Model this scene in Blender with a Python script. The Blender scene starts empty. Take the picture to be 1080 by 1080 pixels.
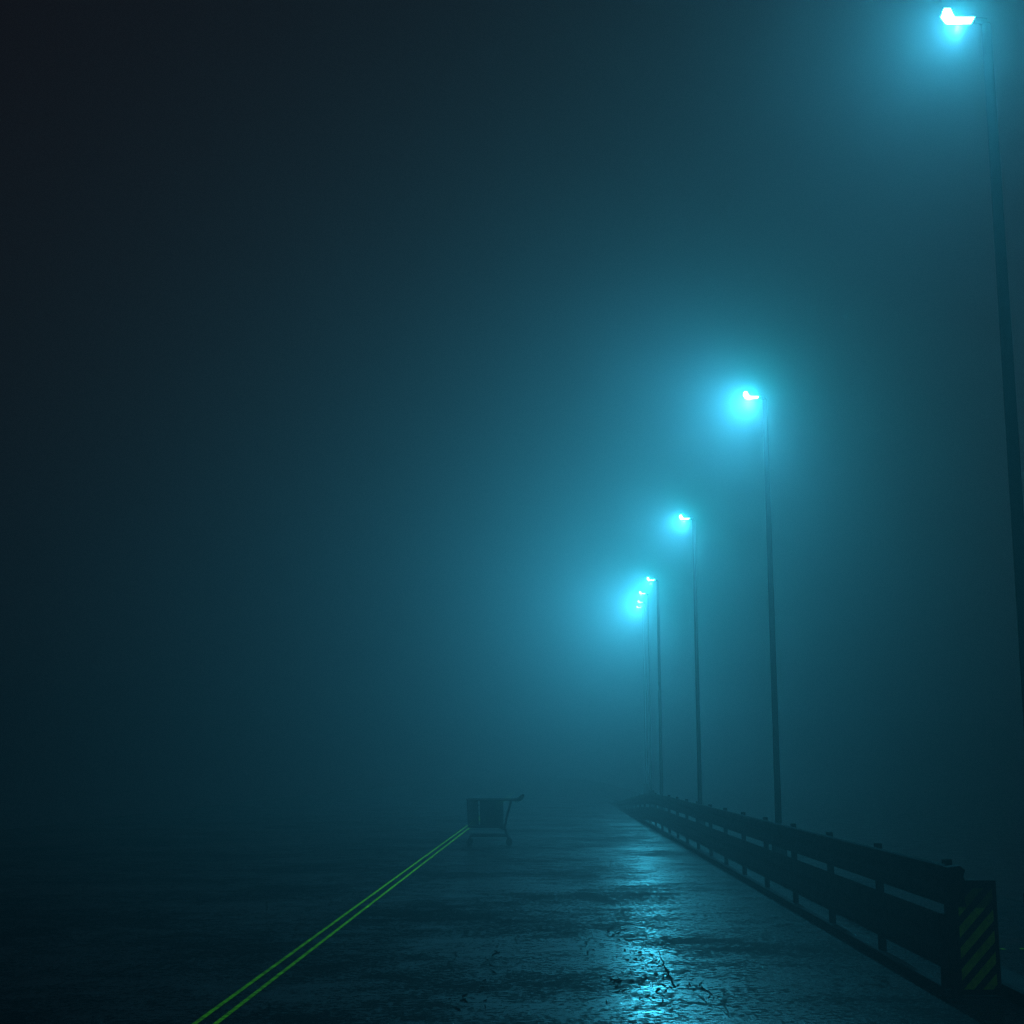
import bpy, bmesh, math, random
from mathutils import Vector, Matrix

random.seed(7)
scene = bpy.context.scene
COL = scene.collection
R = math.radians

# ------------------------------------------------------------------ course of the road beyond the fourth lamp
def bend(y):
    """sideways shift of the road: straight, then a slow bend to the right"""
    u = y - 42.5
    if u <= -3: return 0.0
    if u < 3: return 0.0575 * (u + 3) ** 2 / 12.0
    return 0.0575 * u

# ------------------------------------------------------------------ mesh helpers
def new_obj(name, bm, mat, parent=None, smooth=False):
    me = bpy.data.meshes.new(name)
    bmesh.ops.recalc_face_normals(bm, faces=bm.faces[:])
    bm.to_mesh(me); bm.free()
    o = bpy.data.objects.new(name, me)
    COL.objects.link(o)
    me.materials.append(mat)
    if smooth:
        for p in me.polygons: p.use_smooth = True
    if parent: o.parent = parent
    return o

def empty(name, loc, label, cat, group=None, rz=0.0):
    o = bpy.data.objects.new(name, None)
    COL.objects.link(o)
    o.empty_display_size = 0.2
    o.location = loc
    o.rotation_euler = (0, 0, rz)
    tag(o, label, cat, group)
    return o

def tag(o, label, cat, group=None):
    o['label'] = label; o['category'] = cat
    if group: o['group'] = group

def structure(o, kind='structure'):
    o['kind'] = kind
    return o

def box(bm, lo, hi, bevel=0.0):
    r = bmesh.ops.create_cube(bm, size=1.0)
    vs = r['verts']
    for v in vs:
        v.co = Vector(((lo[i] + hi[i]) / 2 + v.co[i] * (hi[i] - lo[i]) for i in range(3)))
    if bevel > 0:
        es = list({e for v in vs for e in v.link_edges})
        bmesh.ops.bevel(bm, geom=es, offset=bevel, segments=2, profile=0.6, affect='EDGES')

def tube(bm, pts, rad, n=8, caps=True):
    """swept tube through points; rad is a number or one radius per point"""
    pts = [Vector(p) for p in pts]
    rads = rad if isinstance(rad, (list, tuple)) else [rad] * len(pts)
    rings = []
    for i, p in enumerate(pts):
        a = pts[max(i - 1, 0)]; b = pts[min(i + 1, len(pts) - 1)]
        t = (b - a).normalized()
        up = Vector((0, 0, 1)) if abs(t.z) < 0.9 else Vector((0, 1, 0))
        s = t.cross(up).normalized(); w = s.cross(t).normalized()
        rings.append([bm.verts.new(p + (s * math.cos(2 * math.pi * k / n) + w * math.sin(2 * math.pi * k / n)) * rads[i]) for k in range(n)])
    for a, b in zip(rings, rings[1:]):
        for k in range(n):
            bm.faces.new((a[k], a[(k + 1) % n], b[(k + 1) % n], b[k]))
    if caps:
        bm.faces.new(rings[0][::-1]); bm.faces.new(rings[-1])

def sweep(bm, profile, ys, x0, drop=None):
    """closed cross-section (dx, z) carried along the road at the given distances; drop lowers the far end"""
    rings = []
    for y in ys:
        dz = drop(y) if drop else 0.0
        rings.append([bm.verts.new((x0 + dx, y, z + dz)) for dx, z in profile])
    n = len(profile)
    for a, b in zip(rings, rings[1:]):
        for k in range(n):
            bm.faces.new((a[k], a[(k + 1) % n], b[(k + 1) % n], b[k]))
    bm.faces.new(rings[0][::-1]); bm.faces.new(rings[-1])

def road_ys(y0, y1, step=2.03):
    out, y = [], y0
    while y < y1 - 0.01:
        out.append(y); y += step
    return out + [y1]

# ------------------------------------------------------------------ material helpers
def mat_new(name):
    m = bpy.data.materials.new(name); m.use_nodes = True
    nt = m.node_tree; nt.nodes.clear()
    return m, nt.nodes, nt.links

def N(nodes, t, **kw):
    n = nodes.new(t)
    for k, v in kw.items():
        if k in n.inputs.keys(): n.inputs[k].default_value = v
        else: setattr(n, k, v)
    return n

def ramp(nodes, links, src, stops):
    r = nodes.new('ShaderNodeValToRGB')
    el = r.color_ramp.elements
    while len(el) < len(stops): el.new(0.5)
    for e, (p, c) in zip(el, stops):
        e.position = p
        e.color = (c, c, c, 1) if isinstance(c, (int, float)) else (*c, 1)
    links.new(src, r.inputs['Fac'])
    return r.outputs['Color']

def math_node(nodes, links, op, a, b=None, clamp=False):
    n = nodes.new('ShaderNodeMath'); n.operation = op; n.use_clamp = clamp
    for i, v in enumerate((a, b)):
        if v is None: continue
        if isinstance(v, (int, float)): n.inputs[i].default_value = v
        else: links.new(v, n.inputs[i])
    return n.outputs[0]

def mixc(nodes, links, fac, a, b):
    n = nodes.new('ShaderNodeMix'); n.data_type = 'RGBA'
    for i, v in ((0, fac), (6, a), (7, b)):
        if isinstance(v, (int, float)): n.inputs[i].default_value = v
        elif isinstance(v, tuple): n.inputs[i].default_value = (*v, 1)
        else: links.new(v, n.inputs[i])
    return n.outputs[2]

def simple_mat(name, col, rough, metal=0.0, grime=0.35, scale=9.0, bump=0.15, spec=0.5):
    m, nd, ln = mat_new(name)
    out = N(nd, 'ShaderNodeOutputMaterial'); p = N(nd, 'ShaderNodeBsdfPrincipled')
    tc = N(nd, 'ShaderNodeTexCoord')
    n1 = N(nd, 'ShaderNodeTexNoise', Scale=scale, Detail=6.0, Roughness=0.65)
    ln.new(tc.outputs['Object'], n1.inputs['Vector'])
    dark = tuple(c * (1 - grime) for c in col)
    ln.new(mixc(nd, ln, ramp(nd, ln, n1.outputs['Fac'], [(0.35, 0.0), (0.65, 1.0)]), dark, col), p.inputs['Base Color'])
    ln.new(ramp(nd, ln, n1.outputs['Fac'], [(0.3, min(1, rough + 0.15)), (0.7, max(0.05, rough - 0.1))]), p.inputs['Roughness'])
    p.inputs['Metallic'].default_value = metal
    p.inputs['Specular IOR Level'].default_value = spec
    n2 = N(nd, 'ShaderNodeTexNoise', Scale=scale * 8, Detail=3.0)
    ln.new(tc.outputs['Object'], n2.inputs['Vector'])
    b = N(nd, 'ShaderNodeBump', Strength=bump, Distance=0.004)
    ln.new(n2.outputs['Fac'], b.inputs['Height']); ln.new(b.outputs['Normal'], p.inputs['Normal'])
    ln.new(p.outputs[0], out.inputs[0])
    return m

LAMP = (0.072, 0.635, 1.0)
GLOW = (0.010, 0.86, 1.0)
LAMP_WATTS = 410.0
GLOW_WATTS = 90.0
TILT = 48.0

def wet_asphalt():
    m, nd, ln = mat_new('wet_asphalt')
    out = N(nd, 'ShaderNodeOutputMaterial'); p = N(nd, 'ShaderNodeBsdfPrincipled')
    tc = N(nd, 'ShaderNodeTexCoord'); P = tc.outputs['Object']
    def noise(s, d=4.0, r=0.6, dist=0.0, vec=P):
        n = N(nd, 'ShaderNodeTexNoise', Scale=s, Detail=d, Roughness=r, Distortion=dist)
        ln.new(vec, n.inputs['Vector']); return n.outputs['Fac']
    def mul(a, b): return math_node(nd, ln, 'MULTIPLY', a, b)
    def add(a, b): return math_node(nd, ln, 'ADD', a, b)
    grit = noise(60.0, 4.0, 0.7)
    chips = noise(19.0, 9.0, 0.78, 0.2)
    mid = noise(3.2, 5.0, 0.6, 0.4)
    broad = noise(0.45, 4.0, 0.55)
    # worn, drained patches where stones stand out of the film of water
    thr = add(mul(chips, 0.70), add(mul(mid, 0.22), mul(broad, 0.34)))
    dry = ramp(nd, ln, thr, [(0.595, 0.0), (0.640, 1.0)])
    # hairline cracks running along the wheel tracks
    mp = N(nd, 'ShaderNodeMapping'); mp.inputs['Scale'].default_value = (1.6, 0.35, 1.0); mp.inputs['Rotation'].default_value = (0, 0, 0.12)
    ln.new(P, mp.inputs['Vector'])
    wob = N(nd, 'ShaderNodeTexNoise', Scale=5.0, Detail=5.0); ln.new(mp.outputs[0], wob.inputs['Vector'])
    va = N(nd, 'ShaderNodeVectorMath', operation='MULTIPLY_ADD')
    ln.new(wob.outputs['Color'], va.inputs[0]); va.inputs[1].default_value = (0.28, 0.28, 0.0); ln.new(mp.outputs[0], va.inputs[2])
    vor = N(nd, 'ShaderNodeTexVoronoi', feature='DISTANCE_TO_EDGE', Scale=1.3); ln.new(va.outputs[0], vor.inputs['Vector'])
    crack = ramp(nd, ln, vor.outputs['Distance'], [(0.004, 1.0), (0.016, 0.0)])
    crack = mul(crack, ramp(nd, ln, noise(0.6, 3.0), [(0.50, 0.0), (0.60, 1.0)]))
    dry = math_node(nd, ln, 'MAXIMUM', dry, crack)
    c = mixc(nd, ln, ramp(nd, ln, chips, [(0.35, 0.0), (0.7, 1.0)]), (0.006, 0.0063, 0.007), (0.018, 0.019, 0.021))
    c = mixc(nd, ln, crack, c, (0.006, 0.006, 0.006))
    ln.new(c, p.inputs['Base Color'])
    ln.new(mixc(nd, ln, dry, ramp(nd, ln, mid, [(0.35, 0.17), (0.65, 0.27)]), (0.62, 0.62, 0.62)), p.inputs['Roughness'])
    p.inputs['IOR'].default_value = 1.34
    ln.new(mixc(nd, ln, dry, (0.32, 0.32, 0.32), (0.02, 0.02, 0.02)), p.inputs['Specular IOR Level'])
    h = add(mul(grit, 0.0004), add(mul(noise(9.0, 4.0, 0.55, 0.3), 0.0034), mul(mid, 0.0025)))
    b = N(nd, 'ShaderNodeBump', Strength=1.0, Distance=1.0)
    ln.new(h, b.inputs['Height']); ln.new(b.outputs['Normal'], p.inputs['Normal'])
    ln.new(p.outputs[0], out.inputs[0])
    return m

def line_paint():
    m, nd, ln = mat_new('yellow_line_paint')
    out = N(nd, 'ShaderNodeOutputMaterial'); p = N(nd, 'ShaderNodeBsdfPrincipled')
    tc = N(nd, 'ShaderNodeTexCoord')
    n = N(nd, 'ShaderNodeTexNoise', Scale=14.0, Detail=6.0, Roughness=0.7); ln.new(tc.outputs['Object'], n.inputs['Vector'])
    ln.new(mixc(nd, ln, ramp(nd, ln, n.outputs['Fac'], [(0.40, 0.0), (0.56, 1.0)]), (0.24, 0.28, 0.008), (0.62, 0.80, 0.008)), p.inputs['Base Color'])
    p.inputs['Roughness'].default_value = 0.55
    p.inputs['Specular IOR Level'].default_value = 0.03
    ln.new(p.outputs[0], out.inputs[0])
    return m

def stripe_paint():
    """black plate with yellow bars rising to the right; a painted shadow dims the uppermost ones"""
    m, nd, ln = mat_new('hazard_stripe_paint')
    out = N(nd, 'ShaderNodeOutputMaterial'); p = N(nd, 'ShaderNodeBsdfPrincipled')
    tc = N(nd, 'ShaderNodeTexCoord'); sep = N(nd, 'ShaderNodeSeparateXYZ')
    ln.new(tc.outputs['Object'], sep.inputs[0])
    X, Z = sep.outputs[0], sep.outputs[2]
    t = math_node(nd, ln, 'SUBTRACT', Z, math_node(nd, ln, 'MULTIPLY', X, 1.08))
    t = math_node(nd, ln, 'ADD', t, 10 * 0.1365 + 0.042)
    f = math_node(nd, ln, 'FRACT', math_node(nd, ln, 'DIVIDE', t, 0.1365))
    s = ramp(nd, ln, f, [(0.0, 0.0), (0.025, 1.0), (0.535, 1.0), (0.56, 0.0)])
    def step(v, e, up):
        return math_node(nd, ln, 'GREATER_THAN' if up else 'LESS_THAN', v, e)
    for v, e, up in ((X, -0.118, True), (X, 0.112, False), (Z, 0.05, True), (Z, 0.70, False)):
        s = math_node(nd, ln, 'MULTIPLY', s, step(v, e, up))
    n = N(nd, 'ShaderNodeTexNoise', Scale=22.0, Detail=6.0, Roughness=0.7); ln.new(tc.outputs['Object'], n.inputs['Vector'])
    wear = ramp(nd, ln, n.outputs['Fac'], [(0.36, 0.55), (0.55, 1.0)])
    s = math_node(nd, ln, 'MULTIPLY', s, wear)
    shadow_edge = math_node(nd, ln, 'ADD', Z, math_node(nd, ln, 'MULTIPLY', n.outputs['Fac'], 0.02))
    s = math_node(nd, ln, 'MULTIPLY', s, ramp(nd, ln, shadow_edge, [(0.578, 1.0), (0.586, 0.28)]))  # bars darkened above a sharp edge: shadow painted into the colour
    ln.new(mixc(nd, ln, s, (0.006, 0.006, 0.006), (0.38, 0.42, 0.02)), p.inputs['Base Color'])
    p.inputs['Roughness'].default_value = 0.6
    p.inputs['Specular IOR Level'].default_value = 0.15
    ln.new(p.outputs[0], out.inputs[0])
    return m

def lamp_glow(name, strength):
    m, nd, ln = mat_new(name)
    out = N(nd, 'ShaderNodeOutputMaterial'); e = N(nd, 'ShaderNodeEmission')
    e.inputs['Color'].default_value = (0.05, 0.75, 1.0, 1); e.inputs['Strength'].default_value = strength
    try: m.cycles.emission_sampling = 'NONE'                    # the area light under the lens does the lighting
    except Exception: pass
    ln.new(e.outputs[0], out.inputs[0])
    return m

M = dict(
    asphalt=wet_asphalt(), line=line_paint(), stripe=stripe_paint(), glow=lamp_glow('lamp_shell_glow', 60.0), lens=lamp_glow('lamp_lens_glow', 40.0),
    rail=simple_mat('dull_galvanised_steel', (0.016, 0.0165, 0.018), 0.75, 0.0, spec=0.1),
    post=simple_mat('dark_post_steel', (0.014, 0.014, 0.015), 0.8, 0.0, spec=0.08),
    pole=simple_mat('grey_pole_paint', (0.005, 0.005, 0.0053), 0.9, 0.0, spec=0.0),
    kerb=simple_mat('dark_concrete', (0.035, 0.035, 0.036), 0.8, 0.0, scale=5.0, bump=0.5, spec=0.08),
    cart=simple_mat('cart_wire_steel', (0.03, 0.03, 0.032), 0.5, 0.2),
    rubber=simple_mat('cart_rubber', (0.02, 0.02, 0.02), 0.8),
    water=simple_mat('dark_still_water', (0.004, 0.005, 0.006), 0.10, bump=0.05, scale=1.2, grime=0.1),
    tar=simple_mat('crack_tar', (0.010, 0.010, 0.010), 0.95, bump=0.4, spec=0.0),
)

# ------------------------------------------------------------------ ground
EDGE_L, EDGE_R = -13.2, 5.35
def road_slab():
    """the wet roadway: a causeway with straight edges above still water"""
    bm = bmesh.new()
    ys = [-70, -30, -10, 0, 10, 20, 30, 40, 60, 80, 120, 180, 250]
    prof = [(EDGE_L - 0.25, -1.9), (EDGE_L - 0.02, -0.05), (EDGE_L, 0.0), (-8, 0.0), (-4, 0.0), (0, 0.0), (2.6, 0.0), (EDGE_R, 0.0), (EDGE_R + 0.02, -0.05), (EDGE_R + 0.25, -1.9)]
    g = [[bm.verts.new((x, y, z)) for x, z in prof] for y in ys]
    for a, b in zip(g, g[1:]):
        for k in range(len(prof) - 1):
            bm.faces.new((a[k], a[k + 1], b[k + 1], b[k]))
    return structure(new_obj('road', bm, M['asphalt']))
road_slab()
bm = bmesh.new()
bm.faces.new([bm.verts.new(v) for v in ((-250, -72, -1.6), (250, -72, -1.6), (250, 252, -1.6), (-250, 252, -1.6))])
structure(new_obj('water', bm, M['water']))

def strip(name, x, w, y0, y1, mat, z=0.004):
    bm = bmesh.new(); prev = None
    for y in road_ys(y0, y1, 1.0):
        cur = [bm.verts.new((x + s * w / 2, y, z)) for s in (-1, 1)]
        if prev: bm.faces.new((prev[0], prev[1], cur[1], cur[0]))
        prev = cur
    return structure(new_obj(name, bm, mat))
strip('road_line', -2.10, 0.033, -20, 90, M['line'])
strip('road_line', -1.975, 0.033, -20, 90, M['line'])

# short worn cross line on the far side of the rail
bm = bmesh.new()
x = 3.55
while x < 6.5:
    w = random.uniform(0.05, 0.22)
    if random.random() < 0.65:
        y0 = 12.42 + random.uniform(0, 0.03)
        bm.faces.new([bm.verts.new(v) for v in ((x, y0, 0.004), (x + w, y0 + random.uniform(-0.02, 0.02), 0.004), (x + w * 0.9, y0 + random.uniform(0.03, 0.07), 0.004), (x + w * 0.1, y0 + random.uniform(0.03, 0.07), 0.004))])
    x += w + random.uniform(0.02, 0.14)
structure(new_obj('cross_line', bm, M['line']))

# broken-out, drained chips of the surface in the wheel track, and one straight sealed joint
bm = bmesh.new()
def chip(x, y, l, w, a):
    n = random.randint(6, 9); vs = []
    for i in range(n):
        t = 2 * math.pi * i / n
        u, v = math.cos(t) * w * random.uniform(0.4, 1.2), math.sin(t) * l * random.uniform(0.5, 1.2)
        vs.append(bm.verts.new((x + u * math.cos(a) - v * math.sin(a), y + u * math.sin(a) + v * math.cos(a), 0.004)))
    bm.faces.new(vs)
for cx, cy, n in ((0.68, 11.9, 16), (0.80, 11.6, 18), (0.70, 10.2, 22), (0.87, 10.8, 12), (0.60, 11.1, 12), (0.45, 10.4, 16), (1.05, 10.2, 14), (0.62, 13.4, 14), (0.30, 12.2, 12), (-0.40, 14.5, 12), (-0.46, 11.8, 14), (-0.5, 9.8, 12)):
    for _ in range(n):
        chip(random.gauss(cx, 0.05), random.gauss(cy, 0.40), random.uniform(0.02, 0.11), random.uniform(0.004, 0.016), random.uniform(-0.35, 0.35))
prev = None
for i in range(15):
    u = i / 14
    w = (0.008 if u < 0.5 else 0.015) * random.uniform(0.5, 1.3)
    x, y = 0.902 - 0.035 * u + random.uniform(-0.006, 0.006), 12.27 - 2.0 * u
    cur = [bm.verts.new((x - w / 2, y, 0.0045)), bm.verts.new((x + w / 2, y, 0.0045))]
    if prev: bm.faces.new((prev[0], prev[1], cur[1], cur[0]))
    prev = cur
structure(new_obj('pavement_chips', bm, M['tar']))

# ------------------------------------------------------------------ kerb with the lamps on it
bm = bmesh.new()
for y0, y1 in ((-30.0, 80.0),):
    ys = [y0]
    while ys[-1] < y1: ys.append(min(ys[-1] + 2.0, y1))
    sweep(bm, [(0, -0.05), (0, 0.085), (0.015, 0.10), (0.225, 0.10), (0.24, 0.085), (0.24, -0.05)], ys, 3.0)
k = new_obj('kerb', bm, M['kerb']); structure(k)

# ------------------------------------------------------------------ guardrail
RX = 2.65
rail = empty('guardrail', (RX, 10.0, 0), 'dark steel guardrail with two broad beams running along the road below the street lamps', 'guardrail')
INV = Matrix.Translation((-RX, -10.0, 0))
def rail_part(name, bm, mat):
    o = new_obj(name, bm, mat, rail)
    o.matrix_parent_inverse = INV
    return o
def beam_profile(z0, z1, d=0.022, th=0.008):
    """folded sheet: two ridges toward the road, a valley between, as a closed section"""
    h = z1 - z0
    f = [(0.0, 0.0), (0.10, -0.3), (0.16, -1), (0.34, -1), (0.44, 0.0), (0.56, 0.0), (0.66, -1), (0.84, -1), (0.96, -0.95), (1.0, -0.6)]
    front = [(dx * d - 0.02, z0 + t * h) for t, dx in f]
    back = [(x + th, z) for x, z in reversed(front)]
    return front + back
RAIL_END = 64.0
def ramp_down(y):
    """the far end of the rail is turned down into the ground"""
    u = max(0.0, min(1.0, (y - 33.0) / (RAIL_END - 33.0)))
    return -0.84 * u * u * (3 - 2 * u)
YS = road_ys(9.72, RAIL_END, 1.015)
bm = bmesh.new(); sweep(bm, beam_profile(0.60, 0.866), YS, RX, ramp_down); rail_part('upper_beam', bm, M['rail'])
bm = bmesh.new(); sweep(bm, beam_profile(0.18, 0.536), [9.94] + YS[1:], RX, ramp_down); rail_part('lower_beam', bm, M['rail'])
bm = bmesh.new(); sweep(bm, [(-0.045, -0.02), (-0.045, 0.055), (0.04, 0.055), (0.04, -0.02)], [9.86] + YS[1:], RX); rail_part('foot_rail', bm, M['kerb'])
# bullnose at the near end of the upper beam
bm = bmesh.new()
cs = [(-0.052, 0.61), (-0.052, 0.856), (0.03, 0.866), (0.062, 0.84), (0.05, 0.80), (0.066, 0.74), (0.05, 0.66), (0.06, 0.61)]
rg = [[bm.verts.new((RX + dx, y, z)) for dx, z in cs] for y in (9.60, 9.715)]
for k_ in range(len(cs)): bm.faces.new((rg[0][k_], rg[0][(k_ + 1) % len(cs)], rg[1][(k_ + 1) % len(cs)], rg[1][k_]))
bm.faces.new(rg[0]); bm.faces.new(rg[1][::-1])
rail_part('beam_end', bm, M['rail'])
post_me = None
y = 9.90
while y < RAIL_END - 8:
    if post_me is None:
        bm = bmesh.new()
        box(bm, (0.0, -0.035, -0.1), (0.055, 0.035, 0.892), 0.006)
        box(bm, (-0.012, -0.026, 0.63), (-0.001, 0.026, 0.83), 0.003)
        o = new_obj('post', bm, M['post'], rail); post_me = o.data
    else:
        o = bpy.data.objects.new('post', post_me); COL.objects.link(o); o.parent = rail
    o.location = (0.001, y - 10.0, ramp_down(y))
    y += 2.03

# ------------------------------------------------------------------ hazard marker at the rail end
mk = empty('hazard_marker', (2.858, 9.91, 0), 'dark upright marker board with yellow diagonal stripes at the guardrail end', 'marker board')
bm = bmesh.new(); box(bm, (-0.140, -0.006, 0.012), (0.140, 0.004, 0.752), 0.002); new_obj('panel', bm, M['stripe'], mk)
bm = bmesh.new(); box(bm, (-0.205, -0.03, -0.05), (-0.142, 0.03, 0.742), 0.005); box(bm, (-0.250, -0.025, 0.012), (-0.207, 0.025, 0.535), 0.004); new_obj('side_post', bm, M['post'], mk)
bm = bmesh.new()
box(bm, (-0.138, 0.006, 0.0), (-0.11, 0.045, 0.74), 0.004)
box(bm, (0.11, 0.006, 0.0), (0.138, 0.045, 0.74), 0.004)
box(bm, (-0.108, 0.008, 0.60), (0.108, 0.035, 0.64), 0.004)
box(bm, (-0.108, 0.008, 0.16), (0.108, 0.035, 0.20), 0.004)
new_obj('back_frame', bm, M['post'], mk)
bm = bmesh.new(); box(bm, (-0.275, -0.05, -0.02), (0.136, 0.08, 0.010), 0.003); new_obj('foot_plate', bm, M['post'], mk)

# ------------------------------------------------------------------ street lamps
LG = 'street lamps along the guardrail'
def make_lamp(H=6.68, k=1.0):
    t = empty('street_lamp', (0, 0, 0), 'x', 'street lamp', LG)
    bm = bmesh.new()
    tube(bm, [(0, 0, 0.70), (0, 0, H * 0.52), (0, 0, H-0.0200)], [0.046 * k, 0.041 * k, 0.034 * k], 16)
    new_obj('pole', bm, M['pole'], t, True)
    bm = bmesh.new()
    box(bm, (-0.09, -0.09, -0.05), (0.09, 0.09, 0.71), 0.012)
    box(bm, (-0.105, -0.105, 0.09), (0.105, 0.105, 0.115), 0.004)
    d = new_obj('pole_base', bm, M['pole'], t)
    bm = bmesh.new(); box(bm, (-0.06, -0.098, 0.28), (0.06, -0.0915, 0.58), 0.003); new_obj('service_door', bm, M['post'], d)
    bm = bmesh.new()
    tube(bm, [(0, 0, H-0.0250), (-0.015, 0, H+0.0100), (-0.05, 0, H+0.0200), (-0.085, 0, H+0.0200)], [0.034, 0.03, 0.022, 0.022], 12)
    new_obj('arm', bm, M['pole'], t, True)
    # luminous head: a flat bar with a raised block at its tip; the strong lenses look down and out over the road
    h = bmesh.new()
    pr = [(-0.095, H + 0.014), (-0.085, H + 0.034), (-0.225, H + 0.036), (-0.252, H + 0.104), (-0.294, H + 0.104), (-0.304, H + 0.068), (-0.272, H + 0.014)]
    rg = [[h.verts.new((x, y, z)) for x, z in pr] for y in (-0.024, 0.024)]
    n = len(pr)
    for i in range(n): h.faces.new((rg[0][i], rg[0][(i + 1) % n], rg[1][(i + 1) % n], rg[1][i]))
    h.faces.new(rg[0][::-1]); h.faces.new(rg[1])
    hd = new_obj('lamp_head', h, M['glow'], t)
    bm = bmesh.new(); box(bm, (-0.270, -0.023, H + 0.004), (-0.100, 0.023, H + 0.012)); new_obj('lower_lens', bm, M['lens'], hd)
    bm = bmesh.new()
    pf = [(-0.306, H + 0.064), (-0.274, H + 0.010), (-0.278, H + 0.006), (-0.312, H + 0.060)]
    rg = [[bm.verts.new((x, y, z)) for x, z in pf] for y in (-0.023, 0.023)]
    n = len(pf)
    for i in range(n): bm.faces.new((rg[0][i], rg[0][(i + 1) % n], rg[1][(i + 1) % n], rg[1][i]))
    bm.faces.new(rg[0][::-1]); bm.faces.new(rg[1])
    new_obj('front_lens', bm, M['lens'], hd)
    l = bpy.data.lights.new('lamp_light', 'AREA'); l.shape = 'RECTANGLE'; l.size = 0.035; l.size_y = 0.10
    l.color = LAMP; l.energy = LAMP_WATTS
    lo = bpy.data.objects.new('lamp_light', l); COL.objects.link(lo); lo.parent = t
    lo.location = (-0.200, 0, H - 0.012); lo.rotation_euler = (0, R(TILT), 0)
    l = bpy.data.lights.new('lamp_glow', 'POINT'); l.shadow_soft_size = 0.018; l.color = GLOW; l.energy = GLOW_WATTS
    lo = bpy.data.objects.new('lamp_glow', l); COL.objects.link(lo); lo.parent = t
    lo.location = (-0.195, 0, H + 0.06)
    return t
def relamp(o, k):
    """give a lamp another output"""
    for ch in o.children:
        if ch.type == 'LIGHT':
            ch.data = ch.data.copy(); ch.data.energy *= k
def copy_tree(o, parent=None):
    c = o.copy(); COL.objects.link(c); c.parent = parent
    for ch in o.children: copy_tree(ch, c)
    return c
LAMPS = [
    (9.37, 'nearest tall street lamp, its glowing cyan head at the top right corner'),
    (19.8, 'second nearest street lamp, thin pole rising behind the guardrail, big cyan halo'),
    (29.9, 'third street lamp along the guardrail, mid-sized cyan halo'),
    (40.0, 'fourth street lamp, faint thin pole, topmost of the far cluster of lights'),
    (50.0, 'faraway street lamp glowing just below the fourth, middle of the far cluster of lights'),
    (60.0, 'faraway street lamp in fog, just above the lowest light of the far cluster'),
    (-1.0, 'street lamp standing beside the viewer, outside the picture'),
    (70.0, 'farthest street lamp, lowest tiny cyan light of the far cluster'),
]
HEIGHT = {50.0: 7.50, 60.0: 8.34, 70.0: 9.22}                  # the last lamps stand on taller poles
lamp0 = make_lamp()
proto = copy_tree(lamp0)
for i, (y, lab) in enumerate(LAMPS):
    if y in HEIGHT: o = make_lamp(HEIGHT[y], 0.55)
    else: o = lamp0 if i == 0 else (proto if i == 1 else copy_tree(proto))
    o.location = (3.12 + bend(y), y, 0.0)
    o['label'] = lab
    if y < 0: relamp(o, 0.18)
    elif y < 12: relamp(o, 0.21)
    elif y > 45: relamp(o, 1.2)

# ------------------------------------------------------------------ shopping cart
# local axes: -x is the front of the cart, +x the handle
ct = empty('shopping_cart', (-1.06, 28.5, 0), 'abandoned shopping cart standing sideways on the wet road beside the yellow lines', 'shopping cart', rz=R(1.5))
W0, W1 = 0.24, 0.27
def cart_corner(x, s, z):
    return (x, s * (W0 + (W1 - W0) * (x + 0.53) / 1.0), z)
bm = bmesh.new()
for s in (-1, 1):
    n = 42
    for i in range(n + 1):                                     # upright bars of the two long sides
        if 13 <= i <= 14: continue
        u = i / n
        top = cart_corner(-0.525 + 0.70 * u, s, 0.865); bot = cart_corner(-0.505 + 0.68 * u, s, 0.375)
        tube(bm, [bot, top], 0.0060, 5)
    for z in (0.46, 0.56, 0.66, 0.76):
        u = (z - 0.375) / 0.49
        tube(bm, [cart_corner(-0.505 - 0.02 * u, s, z), cart_corner(0.175, s, z)], 0.0045, 5)
for i in range(19):                                            # front, back flap and floor
    v = -1 + 2 * i / 18
    tube(bm, [(-0.505, v * W0, 0.375), (-0.525, v * W0, 0.865)], 0.005, 5)
    tube(bm, [(0.175, v * W1, 0.375), (0.175, v * W1, 0.865)], 0.005, 5)
    tube(bm, [(-0.505, v * W0, 0.372), (0.175, v * W1, 0.372)], 0.005, 5)
for i in range(24):
    x = -0.505 + 0.68 * i / 23
    tube(bm, [cart_corner(x, -1, 0.364), cart_corner(x, 1, 0.364)], 0.004, 5)
basket = new_obj('basket', bm, M['cart'], ct)
bm = bmesh.new()
tube(bm, [(0.33, -W1, 0.872), (-0.525, -W0, 0.872), (-0.535, 0, 0.872), (-0.525, W0, 0.872), (0.33, W1, 0.872)], 0.022, 8)
new_obj('rim', bm, M['cart'], basket)
bm = bmesh.new()
tube(bm, [(0.19, -W1, 0.36), (-0.50, -W0, 0.36), (-0.50, W0, 0.36), (0.19, W1, 0.36)], 0.02, 8)
new_obj('lower_rim', bm, M['cart'], basket)
bm = bmesh.new()
for s in (-1, 1):
    tube(bm, [(0.335, s * W1, 0.865), (0.25, s * W1, 0.55), (0.205, s * W1, 0.34), (0.24, s * W1, 0.24), (0.285, s * W1, 0.13)], 0.022, 8)
    tube(bm, [(0.25, s * W1, 0.185), (-0.46, s * (W0 - 0.03), 0.185), (-0.47, s * (W0 - 0.03), 0.12)], 0.023, 8)
    tube(bm, [(0.10, s * W1, 0.35), (0.205, s * W1, 0.30)], 0.014, 8)
tube(bm, [(-0.46, -W0 + 0.03, 0.185), (-0.46, W0 - 0.03, 0.185)], 0.014, 8)
tube(bm, [(0.25, -W1, 0.185), (0.25, W1, 0.185)], 0.014, 8)
new_obj('frame', bm, M['cart'], ct)
bm = bmesh.new()
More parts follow.
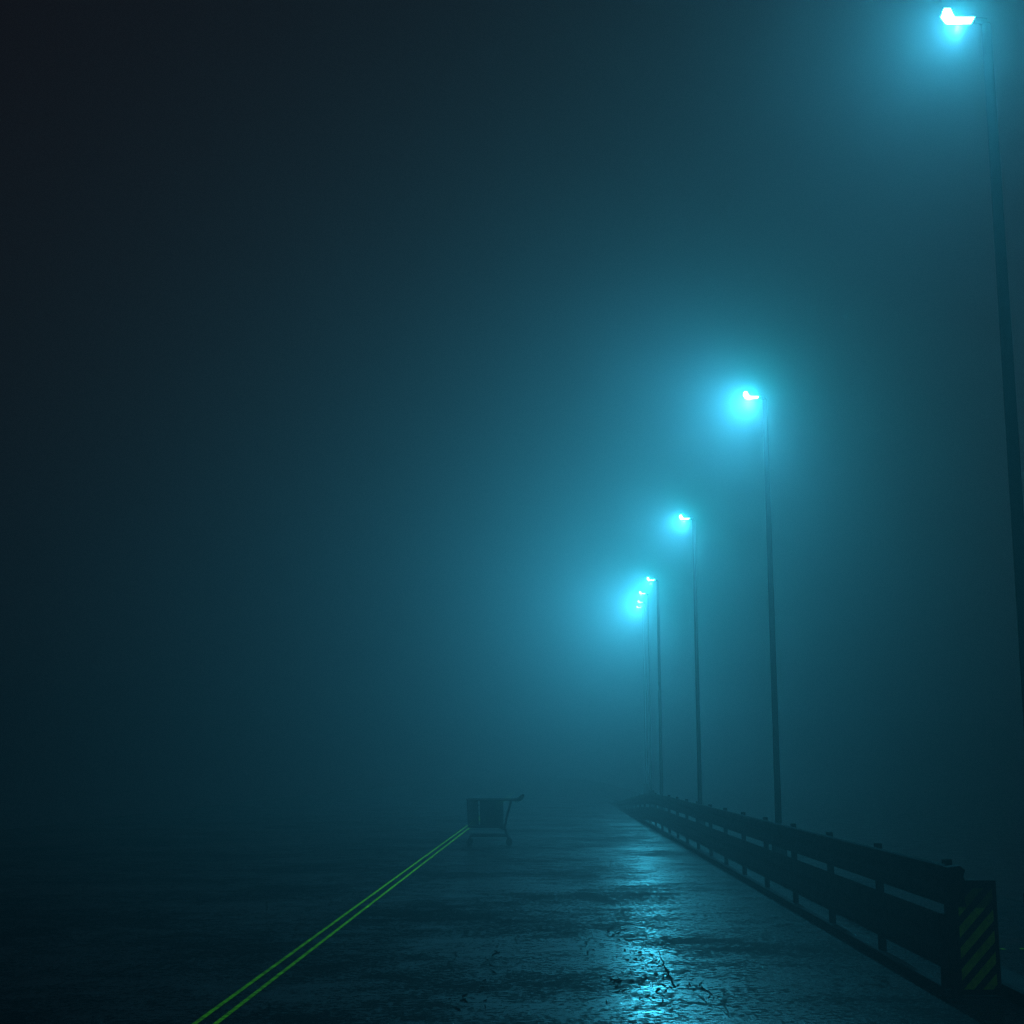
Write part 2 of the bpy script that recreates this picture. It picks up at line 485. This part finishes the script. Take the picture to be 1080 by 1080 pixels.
for i in range(9):
    v = -1 + 2 * i / 8
    tube(bm, [(-0.45, v * (W0 - 0.04), 0.20), (0.24, v * (W1 - 0.02), 0.20)], 0.006, 5)
new_obj('lower_tray', bm, M['cart'], ct)
bm = bmesh.new()
for s in (-1, 1):
    tube(bm, [(0.33, s * W1, 0.868), (0.46, s * W1, 0.868), (0.52, s * W1, 0.90), (0.575, s * W1, 0.955)], [0.022, 0.034, 0.04, 0.026], 8)
tube(bm, [(0.575, -W1 - 0.02, 0.957), (0.575, W1 + 0.02, 0.957)], 0.018, 10)
new_obj('handle', bm, M['rubber'], ct)
for x, s, w in ((-0.475, -1, W0 - 0.03), (-0.475, 1, W0 - 0.03), (0.295, -1, W1), (0.295, 1, W1)):
    bm = bmesh.new()
    tube(bm, [(x, s * w - 0.016, 0.062), (x, s * w + 0.016, 0.062)], 0.060, 18)
    wh = new_obj('wheel', bm, M['rubber'], ct)
    bm = bmesh.new()
    for q in (-1, 1): box(bm, (x - 0.014, s * w + q * 0.021 - 0.003, 0.05), (x + 0.02, s * w + q * 0.021 + 0.003, 0.135), 0.001)
    box(bm, (x - 0.016, s * w - 0.026, 0.136), (x + 0.022, s * w + 0.026, 0.146), 0.002)
    new_obj('fork', bm, M['cart'], wh)

# ------------------------------------------------------------------ haze
bm = bmesh.new(); box(bm, (-255, -75, -2.7), (255, 255, 11.8))
m, nd, ln = mat_new('fog_volume')
out = N(nd, 'ShaderNodeOutputMaterial'); v = N(nd, 'ShaderNodeVolumePrincipled')
v.inputs['Color'].default_value = (0.90, 0.93, 0.95, 1); v.inputs['Density'].default_value = 0.0155
v.inputs['Anisotropy'].default_value = 0.76
ln.new(v.outputs[0], out.inputs['Volume'])
try: m.cycles.homogeneous_volume = True; m.cycles.volume_sampling = 'EQUIANGULAR'
except Exception: pass
haze = new_obj('haze', bm, m); structure(haze, 'stuff')

# ------------------------------------------------------------------ night sky
w = bpy.data.worlds.new('World'); scene.world = w; w.use_nodes = True
nt = w.node_tree; nt.nodes.clear()
o_ = nt.nodes.new('ShaderNodeOutputWorld'); bg = nt.nodes.new('ShaderNodeBackground'); sky = nt.nodes.new('ShaderNodeTexSky')
sky.sky_type = 'NISHITA'; sky.sun_disc = False; sky.sun_elevation = R(-4.0); sky.sun_rotation = R(160)
mx = nt.nodes.new('ShaderNodeMix'); mx.data_type = 'RGBA'; mx.blend_type = 'ADD'; mx.inputs[0].default_value = 1.0
mx.inputs[7].default_value = (0.038, 0.008, 0.014, 1)            # faint reddish glow added to the night sky to warm the fog
bg.inputs['Strength'].default_value = 0.1
nt.links.new(sky.outputs[0], mx.inputs[6]); nt.links.new(mx.outputs[2], bg.inputs[0]); nt.links.new(bg.outputs[0], o_.inputs[0])

# ------------------------------------------------------------------ camera
cam = bpy.data.cameras.new('camera'); co = bpy.data.objects.new('camera', cam); COL.objects.link(co)
cam.sensor_width = 36; cam.lens = 50.0; cam.clip_start = 0.05; cam.clip_end = 2000
co.location = (0, 0, 1.5)
co.rotation_euler = (R(90 + 10.167), 0, R(1.4284))
scene.camera = co

# ------------------------------------------------------------------ render settings
scene.view_settings.view_transform = 'Standard'; scene.view_settings.look = 'None'
scene.view_settings.exposure = 0.0; scene.view_settings.gamma = 1.0
scene.render.engine = 'CYCLES'
scene.render.dither_intensity = 2.0
c = scene.cycles
c.max_bounces = 6; c.diffuse_bounces = 2; c.glossy_bounces = 3; c.transmission_bounces = 2; c.volume_bounces = 0
c.sample_clamp_indirect = 8.0
c.caustics_reflective = False; c.caustics_refractive = False
c.use_denoising = True
